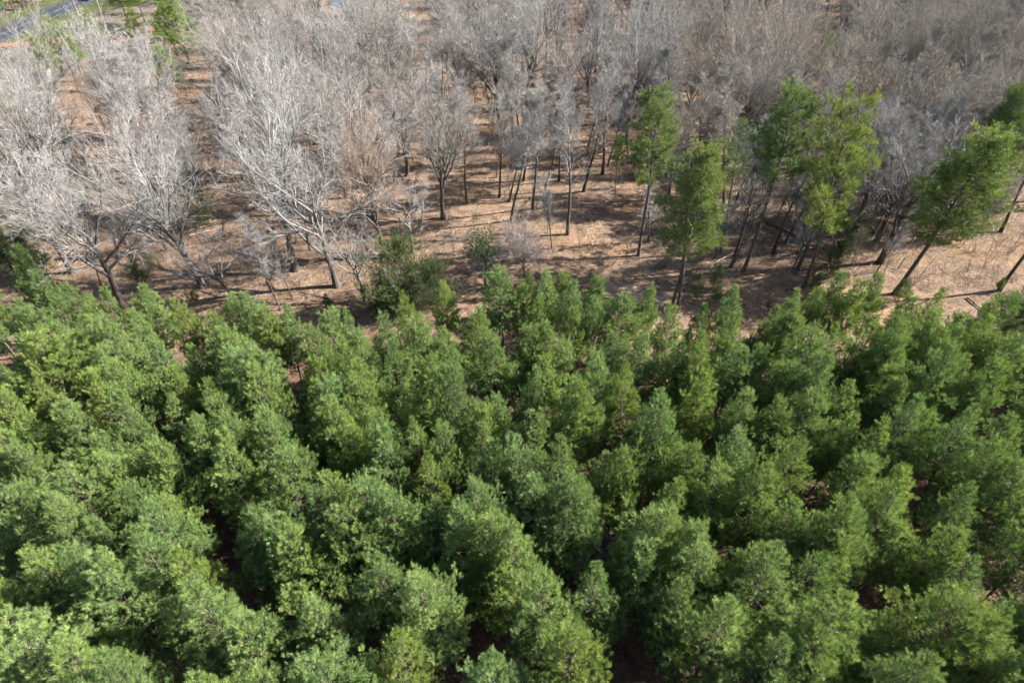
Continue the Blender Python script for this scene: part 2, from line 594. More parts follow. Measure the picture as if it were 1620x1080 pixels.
def pine(seed, H=10.0, R=1.9, base=0.28, whorl=0.42, nb=6, n=46, nl=0.19, w=0.015, power=0.72, lump=0.22, irregular=0.0, tr=None, steep=0.0, mat_leaf=None, sub=0.30, tone_mu=0.5, bare_bough=0.22, shoot_len=0.24, dsub=0.20):
    rng = np.random.default_rng(seed)
    tr = tr or H * 0.0095
    P0, D0, R0 = grow(rng, np.array([[0, 0, -0.15]]), nrm(np.array([[rng.normal(0, .03), rng.normal(0, .03), 1.0]])), np.array([H * 0.985]), 12, 0.022, 0.06, np.array([tr]), 0.10)
    R0[:, 0] *= 1.35
    zb = H * base
    zs, k = [], zb
    while k < H * 0.97:
        zs.append(k)
        k += whorl * rng.uniform(0.75, 1.25)
    st, dr, ln = [], [], []
    lobe_ph, lobe_n = rng.random(3) * 6.283, rng.integers(2, 4)
    for z in zs:
        t = (z - zb) / (H - zb)
        x = z / (H * 0.985) * 12
        i = min(int(x), 11)
        f = x - i
        c = P0[0, i] * (1 - f) + P0[0, i + 1] * f
        prof = (1 - t) ** power * (0.62 + 0.38 * min(1, t / 0.22))
        az0 = rng.random() * 6.283
        for b in range(nb + rng.integers(-1, 2)):
            if rng.random() < 0.05 + irregular * 0.35 * (1 - t):
                continue
            az = az0 + b * 6.283 / nb + rng.normal(0, 0.25)
            el = -0.02 + 0.55 * t + 0.55 * max(0, t - 0.55) + steep + rng.normal(0, 0.12)
            L = R * prof * (1 + lump * math.sin(lobe_n * az + lobe_ph[0] + 3 * t)) * math.exp(rng.normal(0, 0.10 + irregular * 0.36)) + 0.22
            st.append(c)
            dr.append((math.cos(az) * math.cos(el), math.sin(az) * math.cos(el), math.sin(el)))
            ln.append(L)
    st, dr, ln = np.array(st), np.array(dr), np.array(ln)
    tt = (st[:, 2] - zb) / (H - zb)
    P1, D1, R1 = grow(rng, st, dr, ln, 6, 0.07, 0.085, 0.008 + 0.011 * ln, 0.25)
    wood = MB()
    wood.tubes(P0, R0, 8, 0, cap=True)
    wood.tubes(P1[:, ::2], R1[:, ::2], 3, 0)
    leaf = MB()
    # secondary shoots
    TP, TD, TT = [], [], []
    nsub = np.clip((ln / dsub).astype(int), 3, 26)
    for kk in np.unique(nsub):
        s = nsub == kk
        p, d, l, r, par = sprout(rng, P1[s], D1[s], R1[s], ln[s], int(kk), bare_bough, 1.0, 0.78, 0.2, sub, 0.25, 0.6, 0.45, 0.45)
        l = np.clip(l, 0.10, 0.85)
        P2, D2, R2 = grow(rng, p, d, l, 3, 0.12, 0.16, np.full(len(l), 0.009), 0.4)
        wood.spikes(P2[:, 0], P2[:, -1], R2[:, 0], 0)
        TP.append(P2[:, -1]); TD.append(D2[:, -1])
        big = l > 0.30
        q, qd, ql, qr, qp = sprout(rng, P2[big], D2[big], R2[big], l[big], 2, 0.35, 0.85, 0.75, 0.2, 0.35, 0.2, 0.6, 0.3, 0.3)
        TP.append(q + qd * np.clip(ql, 0.05, 0.25)[:, None]); TD.append(nrm(qd + np.array([0, 0, 0.25])))
    TP.append(P1[:, -1]); TD.append(D1[:, -1])
    # leader
    TP.append(P0[:, -1] - np.array([[0, 0, 0.1]])); TD.append(D0[:, -1])
    for q in (.25, .5, .8, 1.1):
        TP.append(P0[:, -1] - D0[:, -1] * q); TD.append(nrm(D0[:, -1] + rng.normal(0, .45, (1, 3))))
    TP, TD = np.concatenate(TP), np.concatenate(TD)
    TD = nrm(TD + np.array([0, 0, 0.5]))
    sh = shoot_len * rng.uniform(0.7, 1.3, len(TP))
    sh[-1] = 0.5
    tone = np.clip(rng.normal(tone_mu, 0.26, len(TP)), 0, 1)
    needle_batch(leaf, rng, TP, TD, sh, n, nl, w, 0, tone)
    return wood, leaf, len(TP)


def cedar(seed, H=6.0, R=2.2, n=30):
    return pine(seed, H, R, 0.06, 0.34, 7, n, 0.16, 0.022, 0.62, 0.4, 0.9, H * 0.016, 0.30, sub=0.42, tone_mu=0.5, bare_bough=0.12, shoot_len=0.30)


# ------------------------------------------------------------------ setting
def sheet(name, poly_pts, z, mat, kind='structure', sub=None):
    m = MB()
    n = len(poly_pts)
    c = np.mean(np.array(poly_pts, float), 0)
    v = [(c[0], c[1], z)] + [(x, y, z) for x, y in poly_pts]
    m.add(v, [(0, 1 + i, 1 + (i + 1) % n) for i in range(n)])
    o = m.obj(name, mat)
    tag(o, kind=kind)
    return o


def blob(cx, cy, rx, ry, seed, n=40, rough=0.22):
    r = random.Random(seed)
    ph = [r.random() * 6.283 for _ in range(5)]
    pts = []
    for i in range(n):
        a = i / n * 6.283
        k = 1 + sum(rough / (j + 1) * math.sin((j + 2) * a + ph[j]) for j in range(5)) + r.uniform(-.04, .04)
        pts.append((cx + rx * k * math.cos(a), cy + ry * k * math.sin(a)))
    return pts


def build_ground():
    # one sheet to the horizon, finely divided where it is seen, with gentle relief
    xs = np.concatenate([[-3000, -900, -400, -230], np.linspace(-180, 180, 121), [230, 400, 900, 3000]])
    ys = np.concatenate([[-1500, -300, -60], np.linspace(-10, 230, 101), [280, 420, 900, 4000]])
    X, Y = np.meshgrid(xs, ys, indexing='ij')
    rng = np.random.default_rng(3)
    Z = np.zeros_like(X)
    for k in range(14):
        fx, fy = rng.normal(0, 0.5, 2)
        Z += 0.022 * np.sin(fx * X + fy * Y + rng.random() * 6.28)
    inside = (np.abs(X) < 185) & (Y > -12) & (Y < 232)
    flat = (X < -92) & (Y > 110)
    Z = np.where(inside & ~flat, Z - 0.06, -0.03)
    V = np.stack([X, Y, Z], -1).reshape(-1, 3)
    nx, ny = X.shape
    i = np.arange(nx * ny).reshape(nx, ny)
    F = np.concatenate([np.stack([i[:-1, :-1], i[1:, :-1], i[1:, 1:]], -1).reshape(-1, 3), np.stack([i[:-1, :-1], i[1:, 1:], i[:-1, 1:]], -1).reshape(-1, 3)])
    m = MB()
    m.add(V, F, smooth=True)
    tag(m.obj('ground', M_GROUND), kind='structure')


build_ground()
# road, verges and the cleared roadside strip at the far left
sheet('dry_verge', [(-111, 118), (-90, 122), (-84, 140), (-72, 168), (-70, 230), (-113, 320), (-140, 320), (-131, 230), (-128, 130), (-127, 118)], 0.000, M_DRYGRASS)
sheet('grass_verge', [(-128, 60), (-108.5, 60), (-108, 140), (-104, 165), (-99, 190), (-101, 420), (-127, 420), (-126.5, 200)], 0.006, M_GRASS)
sheet('clay_strip', [(-112, 143), (-106, 144.5), (-100, 147), (-92, 146), (-84, 149), (-83, 151), (-92, 149.5), (-100, 150.5), (-106, 147.5), (-112, 146)], 0.010, M_CLAY)
_road = MB()
_road.box((-116.0, 240, -0.05), (8.2, 380, 0.14))
tag(_road.obj('road', M_ASPHALT), kind='structure')
for x in (-119.3, -112.9):
    sheet('road_marking', [(x - .05, 50), (x + .05, 50), (x + .05, 428), (x - .05, 428)], 0.024, M_PAINT)
for x in (-116.22, -115.98):
    sheet('road_marking', [(x - .05, 50), (x + .05, 50), (x + .05, 428), (x - .05, 428)], 0.024, M_PAINT)
sheet('pond', blob(-50, 206, 15, 25, 5, 60, 0.10), 0.012, M_WATER)
_b = ground(1005, 466)
sheet('soil_patch', blob(_b[0], _b[1], 4.2, 1.5, 9, 44, 0.3), 0.035, M_SOIL)
_b = ground(942, 292)
sheet('soil_patch', blob(_b[0], _b[1], 2.6, 1.6, 11, 44, 0.25), 0.035, M_SOIL)
_b = ground(1050, 190)
sheet('soil_patch', blob(_b[0] + 6, _b[1], 5, 3, 12, 44, 0.25), 0.035, M_SOIL)

# ------------------------------------------------------------------ plantation pines
APEX = """9,388 57,424 97,442 5,478 37,480 120,468 162,468 217,452 205,490 282,468 310,472 347,468 385,457 37,522 82,505 117,532 160,500
190,530 247,525 332,490 367,515 295,538 322,530 197,560 145,545 130,588 277,580 332,595 185,602 240,580 55,605 7,607 102,630 175,632
407,480 442,492 507,490 547,487 570,490 600,502 647,462 702,440 795,427 752,485 705,512 577,517 497,512 477,532 530,532 560,557 675,545
655,502 787,517 765,537 802,549 407,540 497,570 467,572 410,577 437,587 717,572 702,599 625,605 570,594 667,620 515,594 490,630 524,634
550,633 737,607 375,545 610,535 830,445 890,427 865,425 915,442 942,437 950,465 905,485 992,467 1027,457 1070,485 1112,477 1167,445 1210,480 860,512
842,470 970,520 985,490 1027,532 890,530 832,515 1060,507 1072,537 1105,547 1118,522 1162,535 1157,500 872,552 832,577 1005,572 930,587
1015,594 1047,614 1187,610 1120,594 835,540 892,622 1330,427 1360,440 1405,435 1295,450 1267,457 1240,485 1450,465 1497,455 1525,485 1600,462
1562,475 1262,497 1292,515 1320,512 1348,505 1377,508 1422,487 1440,515 1452,482 1480,490 1410,522 1480,519 1515,512 1577,499 1612,520 1572,527
1205,545 1265,565 1307,568 1230,577 1357,600 1477,547 1515,552 1547,567 1595,567 1440,589 1552,589 1297,632 1455,627 5,657 50,647 97,632 170,634
222,647 270,624 140,687 350,627 370,649 27,667 95,730 122,734 162,702 12,760 225,788 262,772 155,827 212,824 385,805 220,717 250,677
412,657 475,642 580,647 605,652 637,662 665,657 702,662 552,679 592,697 690,719 657,724 515,739 437,719 412,714 737,682 780,694 580,762 627,774
772,742 715,794 682,809 767,799 505,787 540,800 427,819 400,822 907,639 835,657 1010,674 1050,634 1037,652 1090,689 1065,744 957,712 910,747 850,694
985,724 1030,787 1180,674 1147,679 917,767 840,762 815,822 1160,742 1117,814 1247,642 1300,636 1277,684 1347,647 1407,659 1462,640 1302,707
1432,694 1262,787 1355,784 1375,719 1387,824 1452,739 1440,789 1500,840 1612,669 1552,764 1618,739 25,872 82,869 135,894 107,902 265,867 260,952
325,937 370,977 7,984 62,1029 125,1039 300,1054 462,854 500,937 680,897 712,909 775,869 632,992 495,1034 545,930 792,1054 1015,862 917,1002
1115,864 830,1037 1235,869 1307,869 1355,957 1395,972 1540,937 1590,967 1540,877 1590,700 1480,1020 1600,1040 1230,1000 1300,1010 960,560 300,650 330,690 1560,640
1500,610 430,640 890,690 1200,860 1330,760 1220,730 20,560 40,700 180,760 60,790 700,960 757,625 745,660 790,640 870,905 955,915 1085,925 600,880 1150,950"""
TINTS = {
    'y': ((1.14, 1.06, 0.80), 'yellow-green'), 'm': ((1.0, 1.0, 1.0), 'mid-green'), 'b': ((0.96, 1.0, 1.10), 'blue-green'),
    'p': ((1.18, 1.14, 1.20), 'pale grey-green'), 'd': ((0.86, 0.90, 0.90), 'deep green'), 'l': ((1.08, 1.05, 0.92), 'light green')}
SPEC = {(907, 639): 'y', (632, 992): 'y', (265, 867): 'y', (120, 468): 'y', (37, 522): 'y', (702, 599): 'y', (1120, 594): 'y', (160, 500): 'p', (890, 530): 'p',
        (1262, 497): 'p', (1235, 869): 'p', (737, 607): 'b', (592, 697): 'b', (772, 742): 'b', (1015, 862): 'b', (385, 805): 'b', (260, 952): 'p', (500, 937): 'p',
        (1027, 532): 'b', (970, 520): 'b', (795, 427): 'b', (117, 532): 'y', (55, 605): 'y', (1440, 789): 'p', (1500, 840): 'l', (775, 869): 'y', (162, 702): 'l', (277, 580): 'y',
        (552, 679): 'y', (905, 485): 'y', (832, 577): 'b', (1375, 508): 'b', (1105, 547): 'y', (1432, 694): 'y', (917, 1002): 'y', (380, 457): 'l', (9, 388): 'd', (7, 607): 'y'}
NVAR = 7
pine_var = []
for k in range(NVAR):
    r_ = random.Random(100 + k)
    wd, lf, nt_ = pine(200 + k, 10.0, r_.uniform(1.75, 2.25), r_.uniform(0.20, 0.32), 0.42, 7, 48, 0.175, 0.0135, (.92, .66, .85, .58, .98, .74, .80)[k], r_.uniform(0.10, 0.26), r_.uniform(.02, .22), dsub=0.165, shoot_len=0.20)
    pine_var.append((wd.mesh('trunk', [M_PINEBARK]), lf.mesh('crown', [M_NEEDLE])))


def place_pine(name, meshes, x, y, h, h0, rz, tnt, lean=(0, 0), wide=1.0, z=0.0):
    s = h / h0
    root = empty(name, (x, y, z), rz, (s * wide, s * wide, s))
    root.rotation_euler = (lean[0], lean[1], rz)
    t = bpy.data.objects.new('trunk', meshes[0])
    c = bpy.data.objects.new('crown', meshes[1])
    for o in (t, c):
        COL.objects.link(o)
        o.parent = root
    c.color = (*tnt, 1)
    return root


rp = random.Random(17)
plant = []
for tok in APEX.split():
    ax, ay = map(int, tok.split(','))
    h = rp.uniform(8.6, 11.2)
    if ay < 500:
        h = rp.uniform(7.6, 9.4)
    if ax > 1600:
        ax += rp.randint(0, 12)
    p = ground(ax, ay, h)
    key = SPEC.get((ax, ay)) or rp.choices('mldbyp', (38, 24, 14, 12, 6, 6))[0]
    if any((q['x'] - p[0]) ** 2 + (q['y'] - p[1]) ** 2 < 1.35 ** 2 for q in plant):
        continue
    plant.append(dict(x=p[0], y=p[1], h=h, key=key, px=ax, py=ay, vis=True))
# planted trees that stand just outside the picture
g = 0
for yy in np.arange(-6, 44, 3.1):
    for xx in np.arange(-70, 71, 3.1):
        x, y = xx + rp.uniform(-.6, .6), yy + rp.uniform(-.6, .6)
        u, v, zc = project((x, y, 9.8))
        if zc < 2:
            continue
        u0, v0, _ = project((x, y, 5.0))
        seen = (-25 < u < 1645 and v < 1100)
        if seen or not (-150 < u < 1900 and v < 1230):
            continue
        if any((q['x'] - x) ** 2 + (q['y'] - y) ** 2 < 2.2 ** 2 for q in plant):
            continue
        plant.append(dict(x=x, y=y, h=rp.uniform(8.6, 10.2), key=rp.choice('mmldb'), px=u, py=v, vis=False))
# labels: lines of crowns counted from the bottom of the photograph
vis = sorted([q for q in plant if q['vis']], key=lambda q: -q['py'])
NL = 15
for b in range(NL):
    line = sorted(vis[b * len(vis) // NL:(b + 1) * len(vis) // NL], key=lambda q: q['px'])
    for k, q in enumerate(line):
        q['label'] = '%s plantation pine, %s from left in %s crown line from the bottom' % (TINTS[q['key']][1], ordinal(k + 1), ordinal(b + 1))
for side, sel in (('left', lambda q: q['px'] < 0), ('right', lambda q: q['px'] > 1620), ('bottom', lambda q: 0 <= q['px'] <= 1620)):
    for k, q in enumerate(sorted([q for q in plant if not q['vis'] and sel(q)], key=lambda q: -q['py'])):
        q['label'] = '%s plantation pine outside the %s edge, %s counted upwards' % (TINTS[q['key']][1], side, ordinal(k + 1))
for q in plant:
    v = rp.randrange(NVAR)
    tn = np.array(TINTS[q['key']][0]) * rp.uniform(0.9, 1.12)
    root = place_pine('plantation_pine', pine_var[v], q['x'], q['y'], q['h'], 10.0, rp.random() * 6.283, tn, (rp.gauss(0, .03), rp.gauss(0, .03)), rp.uniform(0.74, 0.95) * (1.12 if q['py'] > 760 else 1.0))
    tag(root, q['label'], 'tree', 'pines of the planted block')
print('plantation pines', len(plant), 'visible', len(vis))

edge = []
while len(edge) < 15:
    u = rp.uniform(10, 1610)
    v = rp.uniform(462, 494) + (8 if u < 560 else 0)
    p = ground(u, v)
    if any(abs(p[0] - a) < 0.9 for a, *_ in edge):
        continue
    edge.append((p[0], p[1], u))
for k, (x, y, u) in enumerate(sorted(edge, key=lambda q: q[2])):
    root = place_pine('pine_seedling', pine_var[rp.randrange(NVAR)], x, y, rp.uniform(1.4, 3.6), 10.0, rp.random() * 6.283, np.array((1.0, .96, .9)) * rp.uniform(.8, 1.1), wide=1.15)
    tag(root, 'small pine seedling in the litter, %s from left along the plantation edge' % ordinal(k + 1), 'tree', 'pine seedlings at the plantation edge')

# ------------------------------------------------------------------ tall pines and evergreens at the wood's edge
TALL = {}
for nm, (R, base, irr, power, lump, n, bb, wh, nb_) in dict(
        round=(2.5, 0.40, 0.26, 0.38, 0.30, 24, 0.30, 0.46, 8), open=(2.1, 0.47, 0.45, 0.45, 0.34, 40, 0.42, 0.60, 6),
        ragged=(2.2, 0.36, 0.50, 0.42, 0.36, 29, 0.38, 0.54, 6), slim=(1.2, 0.56, 0.5, 0.5, 0.3, 30, 0.40, 0.55, 6), flat=(2.1, 0.56, 0.3, 0.34, 0.3, 31, 0.38, 0.50, 7)).items():
    wd, lf, nt_ = pine(430 + len(TALL), 16.0, R, base, wh, nb_, n, 0.18, 0.020, power, lump, irr, 0.165, 0.06, sub=0.30, bare_bough=bb, shoot_len=0.22, dsub=0.135)
    TALL[nm] = (wd.mesh('trunk', [M_PINEBARK]), lf.mesh('crown', [M_NEEDLE]))


def hero_pine(name, label, px, py, H, shape, tnt, rz=0.0, wide=1.0, lean=(0, 0)):
    b = ground(px, py)
    root = place_pine(name, TALL[shape], b[0], b[1], H, 16.0, rz, tnt, lean, wide)
    return tag(root, label, 'tree', 'tall pines at the edge of the bare wood')


def top_h(px, py, tx_y):
    """height of a thing whose foot is seen at (px,py) and whose top is seen at image row tx_y"""
    b = ground(px, py)
    lo, hi = 1.0, 40.0
    for _ in range(40):
        m = (lo + hi) / 2
        if project((b[0], b[1], m))[1] > tx_y:
            lo = m
        else:
            hi = m
    return lo


hero_pine('tall_pine', 'tall bright green pine with open crown left of the round-topped pine', 1010, 404, top_h(1010, 404, 142), 'open', (.84, .80, .80), 0.3, 1.05)
hero_pine('tall_pine', 'round-topped olive green pine on twin dark trunks above the plantation edge', 1062, 486, top_h(1062, 486, 234), 'round', (.90, .83, .70), 0.1, 1.0, (0, -.06))
_tw = [o for o in bpy.data.objects if o.get('label', '').startswith('round-topped')][0]
_m = MB()
_m.tubes(np.array([[(0.55, -0.25, -.15), (.6, -.2, 4), (.45, -.1, 8), (.2, 0, 11)]]), np.array([[.17, .14, .11, .06]]), 8, 0)
_m.obj('trunk', M_PINEBARK, _tw)
hero_pine('tall_pine', 'slim pine with small dark tuft of crown left of the flat-topped pine', 1140, 400, top_h(1140, 400, 186), 'slim', (0.66, 0.70, 0.70), 2.0, 1.15)
hero_pine('tall_pine', 'tall flat-topped green pine right of the slim dark-tufted pine', 1176, 428, top_h(1176, 428, 140), 'flat', (.74, .75, .74), 3.0, 1.0)
hero_pine('tall_pine', 'tall yellow-green pine with ragged crown down to its foot', 1272, 455, top_h(1272, 455, 155), 'ragged', (1.08, .94, .72), 0.2, 0.95, (0, -.04))
hero_pine('tall_pine', 'dark narrow pine close behind the yellow-green ragged pine', 1262, 425, top_h(1262, 425, 182), 'slim', (.70, .72, .70), 5.0, 1.3)
hero_pine('tall_pine', 'large rounded bright green pine leaning over the plantation at right', 1415, 464, top_h(1415, 464, 213), 'round', (.92, .86, .66), 0.3, 1.38, (0, .055))
hero_pine('tall_pine', 'dense dark green pine cut by the right edge', 1528, 352, top_h(1528, 352, 145), 'round', (.64, .70, .62), 2.4, 0.95)
hero_pine('tall_pine', 'short thin pine with sparse side tufts left of the bright open pine', 973, 306, top_h(973, 306, 215), 'open', (.76, .80, .76), 1.2, 0.9)

far_pines = []
for k in range(4):
    wd, lf, _ = pine(440 + k, 14.0, [2.6, 2.2, 2.8, 1.5][k], [0.15, 0.3, 0.45, 0.62][k], 0.7, 6, 20, 0.25, 0.036, 0.55, 0.25, 0.4, 0.13, sub=0.36)
    far_pines.append((wd.mesh('trunk', [M_PINEBARK]), lf.mesh('crown', [M_NEEDLE])))
FP = [  # foot px, foot py, top row, variant, tint, label
    (88, 128, 68, 0, (1.1, 1.1, .6), 'bushy green pine left of the paired olive pines near the utility pole'),
    (112, 112, 40, 0, (1.25, 1.05, .6), 'olive green pine between the road bend and the bare trees'),
    (128, 118, 56, 1, (1.05, 1.05, .6), 'green pine just right of the olive one by the clay strip'),
    (165, 82, 26, 1, (1.2, 1.0, .65), 'yellowish thin pine between the two pale bare trunks by the road'),
    (222, 78, 24, 1, (1.25, 1.1, .6), 'narrow yellow-green pine right of the pale bare trunks'),
    (205, 42, -40, 2, (1.0, 1.0, .7), 'tall green pine at the top edge right of the road'),
    (232, 40, -40, 2, (.95, 1.0, .7), 'second tall green pine at the top edge right of the road'),
    (262, 78, 36, 1, (1.1, 1.1, .6), 'small green pine left of the dense roadside pine'),
    (300, 100, 10, 0, (1.05, 1.1, .6), 'dense bright green pine standing above the grey crowns at left'),
    (282, 92, 20, 1, (1.5, 1.3, .8), 'pale yellow-green pine behind the dense bright green pine'),
    (272, 140, 84, 0, (.9, 1.05, .6), 'short round green pine in front of the dense bright pine'),
    (350, 42, -20, 2, (1.0, 1.0, .6), 'green pine at the top edge left of the pond'),
    (385, 34, -30, 0, (.95, 1.0, .6), 'bushy green pine at the top edge nearest the pond'),
    (5, 165, 105, 0, (1.0, 1.05, .6), 'green pine cut by the left edge below the utility pole'),
    (-6, 205, 140, 0, (1.0, 1.05, .6), 'lower green pine cut by the left edge'),
    (752, 82, 25, 3, (.75, .95, .75), 'slim dark pine alone among grey crowns at top centre'),
    (838, 52, 18, 1, (.9, 1.05, .6), 'small green pine among grey crowns right of top centre'),
    (1300, 110, 50, 0, (.95, 1.1, .6), 'round green pine among bare trees at upper right'),
    (1322, 114, 58, 0, (.8, .95, .6), 'darker green pine touching the round one at upper right'),
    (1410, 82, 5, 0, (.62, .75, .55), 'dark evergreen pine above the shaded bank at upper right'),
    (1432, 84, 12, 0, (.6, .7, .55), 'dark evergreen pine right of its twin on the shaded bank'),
    (1168, 108, 62, 3, (.9, 1.0, .7), 'small thin pine beside the forked dark trunks'),
]
r7 = random.Random(7)
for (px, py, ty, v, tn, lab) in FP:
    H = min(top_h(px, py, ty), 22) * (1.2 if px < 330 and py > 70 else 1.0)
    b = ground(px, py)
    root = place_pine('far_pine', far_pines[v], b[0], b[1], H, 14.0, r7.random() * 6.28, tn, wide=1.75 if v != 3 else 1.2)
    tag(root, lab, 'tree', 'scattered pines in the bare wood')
for i, (px, py) in enumerate([(1180, 22), (1232, 14), (1290, 20), (1338, 12), (1390, 16), (1438, 20), (1476, 24), (1512, 16), (1548, 26), (1584, 20), (1612, 34), (1140, 12), (1420, 6), (1500, 4), (1570, 8)]):
    b = ground(px, py)
    root = place_pine('far_pine', far_pines[r7.choice((0, 0, 1))], b[0], b[1], r7.uniform(10, 14), 14.0, r7.random() * 6.28, (.72, .88, .55), wide=1.4)
    tag(root, 'dark green pine, %s from left in the far line along the top right edge' % ordinal(sorted([a for a, _ in [(1180, 22), (1232, 14), (1290, 20), (1338, 12), (1390, 16), (1438, 20), (1476, 24), (1512, 16), (1548, 26), (1584, 20), (1612, 34), (1140, 12), (1420, 6), (1500, 4), (1570, 8)]]).index(px) + 1), 'tree', 'far line of pines')

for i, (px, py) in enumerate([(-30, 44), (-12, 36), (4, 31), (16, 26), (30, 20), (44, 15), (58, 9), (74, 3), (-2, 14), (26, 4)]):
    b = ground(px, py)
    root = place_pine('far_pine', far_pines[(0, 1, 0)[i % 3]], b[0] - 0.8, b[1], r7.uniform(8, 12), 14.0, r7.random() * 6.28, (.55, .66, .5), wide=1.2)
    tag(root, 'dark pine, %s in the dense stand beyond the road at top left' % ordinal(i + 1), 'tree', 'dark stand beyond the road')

# two tall pale pine trunks by the road, their crowns above the picture
for k, (px, py, lab) in enumerate([(142, 62, 'left of two tall pale bare pine trunks beside the road'), (188, 96, 'right of two tall pale bare pine trunks beside the road, with a green tuft')]):
    wd, lf, _ = pine(480 + k, 24.0, 2.6, 0.74 if k == 0 else 0.62, 0.9, 5, 20, 0.25, 0.036, 0.5, 0.3, 0.6, 0.14, sub=0.36)
    b = ground(px, py)
    root = empty('tall_pine', (b[0], b[1], 0), k * 2.0)
    t = wd.obj('trunk', M_PINEBARK, root)
    t.color = (2.3, 2.4, 2.4, 1)
    c = lf.obj('crown', M_NEEDLE, root)
    c.color = (1.1, 1.1, .7, 1)
    tag(root, lab, 'tree', 'tall pale pine trunks by the road')

# cedars and evergreen shrubs
ced = []
for k in range(3):
    wd, lf, _ = cedar(520 + k, 6.0, [2.6, 2.0, 1.6][k], 18)
    ced.append((wd.mesh('trunk', [M_PINEBARK]), lf.mesh('crown', [M_CEDAR])))
for (px, py, H, v, tn, lab) in [
    (640, 486, 7.4, 0, (1.0, 1.05, .75), 'large dark cedar with yellow-green top at the plantation edge'),
    (612, 498, 4.6, 0, (.62, .68, .62), 'low dark cedar left of the large yellow-topped cedar'),
    (690, 480, 4.8, 0, (.75, .85, .75), 'ragged green cedar right of the large yellow-topped cedar'),
    (668, 500, 4.4, 1, (.6, .68, .62), 'dark cedar low in front of the large yellow-topped cedar'),
    (20, 428, 7.0, 0, (.8, 1.0, 1.0), 'dark green cedar behind grey limbs at the left edge'),
    (62, 440, 5.2, 0, (.8, 1.0, 1.0), 'dark green cedar right of the one at the left edge'),
    (228, 455, 3.4, 2, (.9, 1.0, .8), 'small dark cedar shrub by a thin stem in the left clearing'),
    (242, 430, 2.4, 2, (1.1, 1.2, 1.5), 'small blue-green cedar in the left clearing'),
    (330, 352, 4.4, 1, (1.5, 1.35, .9), 'loose olive evergreen shrub in shade among the left oaks'),
    (300, 320, 3.4, 1, (1.4, 1.3, .9), 'smaller olive evergreen shrub further back among the left oaks'),
    (140, 340, 4.0, 1, (1.6, 1.4, 1.0), 'olive evergreen shrub behind the leaning left trunk'),
    (880, 135, 6.0, 1, (.7, .75, .7), 'dark evergreen in the middle of the grey crowns'),
    (905, 195, 5.0, 2, (.75, .8, .75), 'narrow dark evergreen below the middle grey crowns'),
    (1100, 470, 2.6, 2, (1.6, 1.5, 1.2), 'small pale evergreen sapling beside the twin-trunked pine'),
    (1128, 456, 3.0, 2, (1.5, 1.5, 1.2), 'second pale evergreen sapling right of the twin-trunked pine'),
    (1310, 440, 4.4, 1, (.9, 1.1, .9), 'dark green understorey cedar right of the yellow-green ragged pine'),
    (1345, 400, 4.0, 1, (.9, 1.0, .8), 'dark cedar among thin trunks left of the large leaning pine'),
]:
    b = ground(px, py)
    root = place_pine('cedar', ced[v], b[0], b[1], H, 6.0, r7.random() * 6.28, tn)
    tag(root, lab, 'tree', 'cedars and evergreen shrubs')

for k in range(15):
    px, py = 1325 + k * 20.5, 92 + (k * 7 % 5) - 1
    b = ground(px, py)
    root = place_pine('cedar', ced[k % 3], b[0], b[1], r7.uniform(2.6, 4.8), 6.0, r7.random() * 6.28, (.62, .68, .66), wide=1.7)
    tag(root, 'low dark evergreen shrub, %s from left on the shaded bank at upper right' % ordinal(k + 1), 'shrub', 'dark shrubs on the shaded bank')

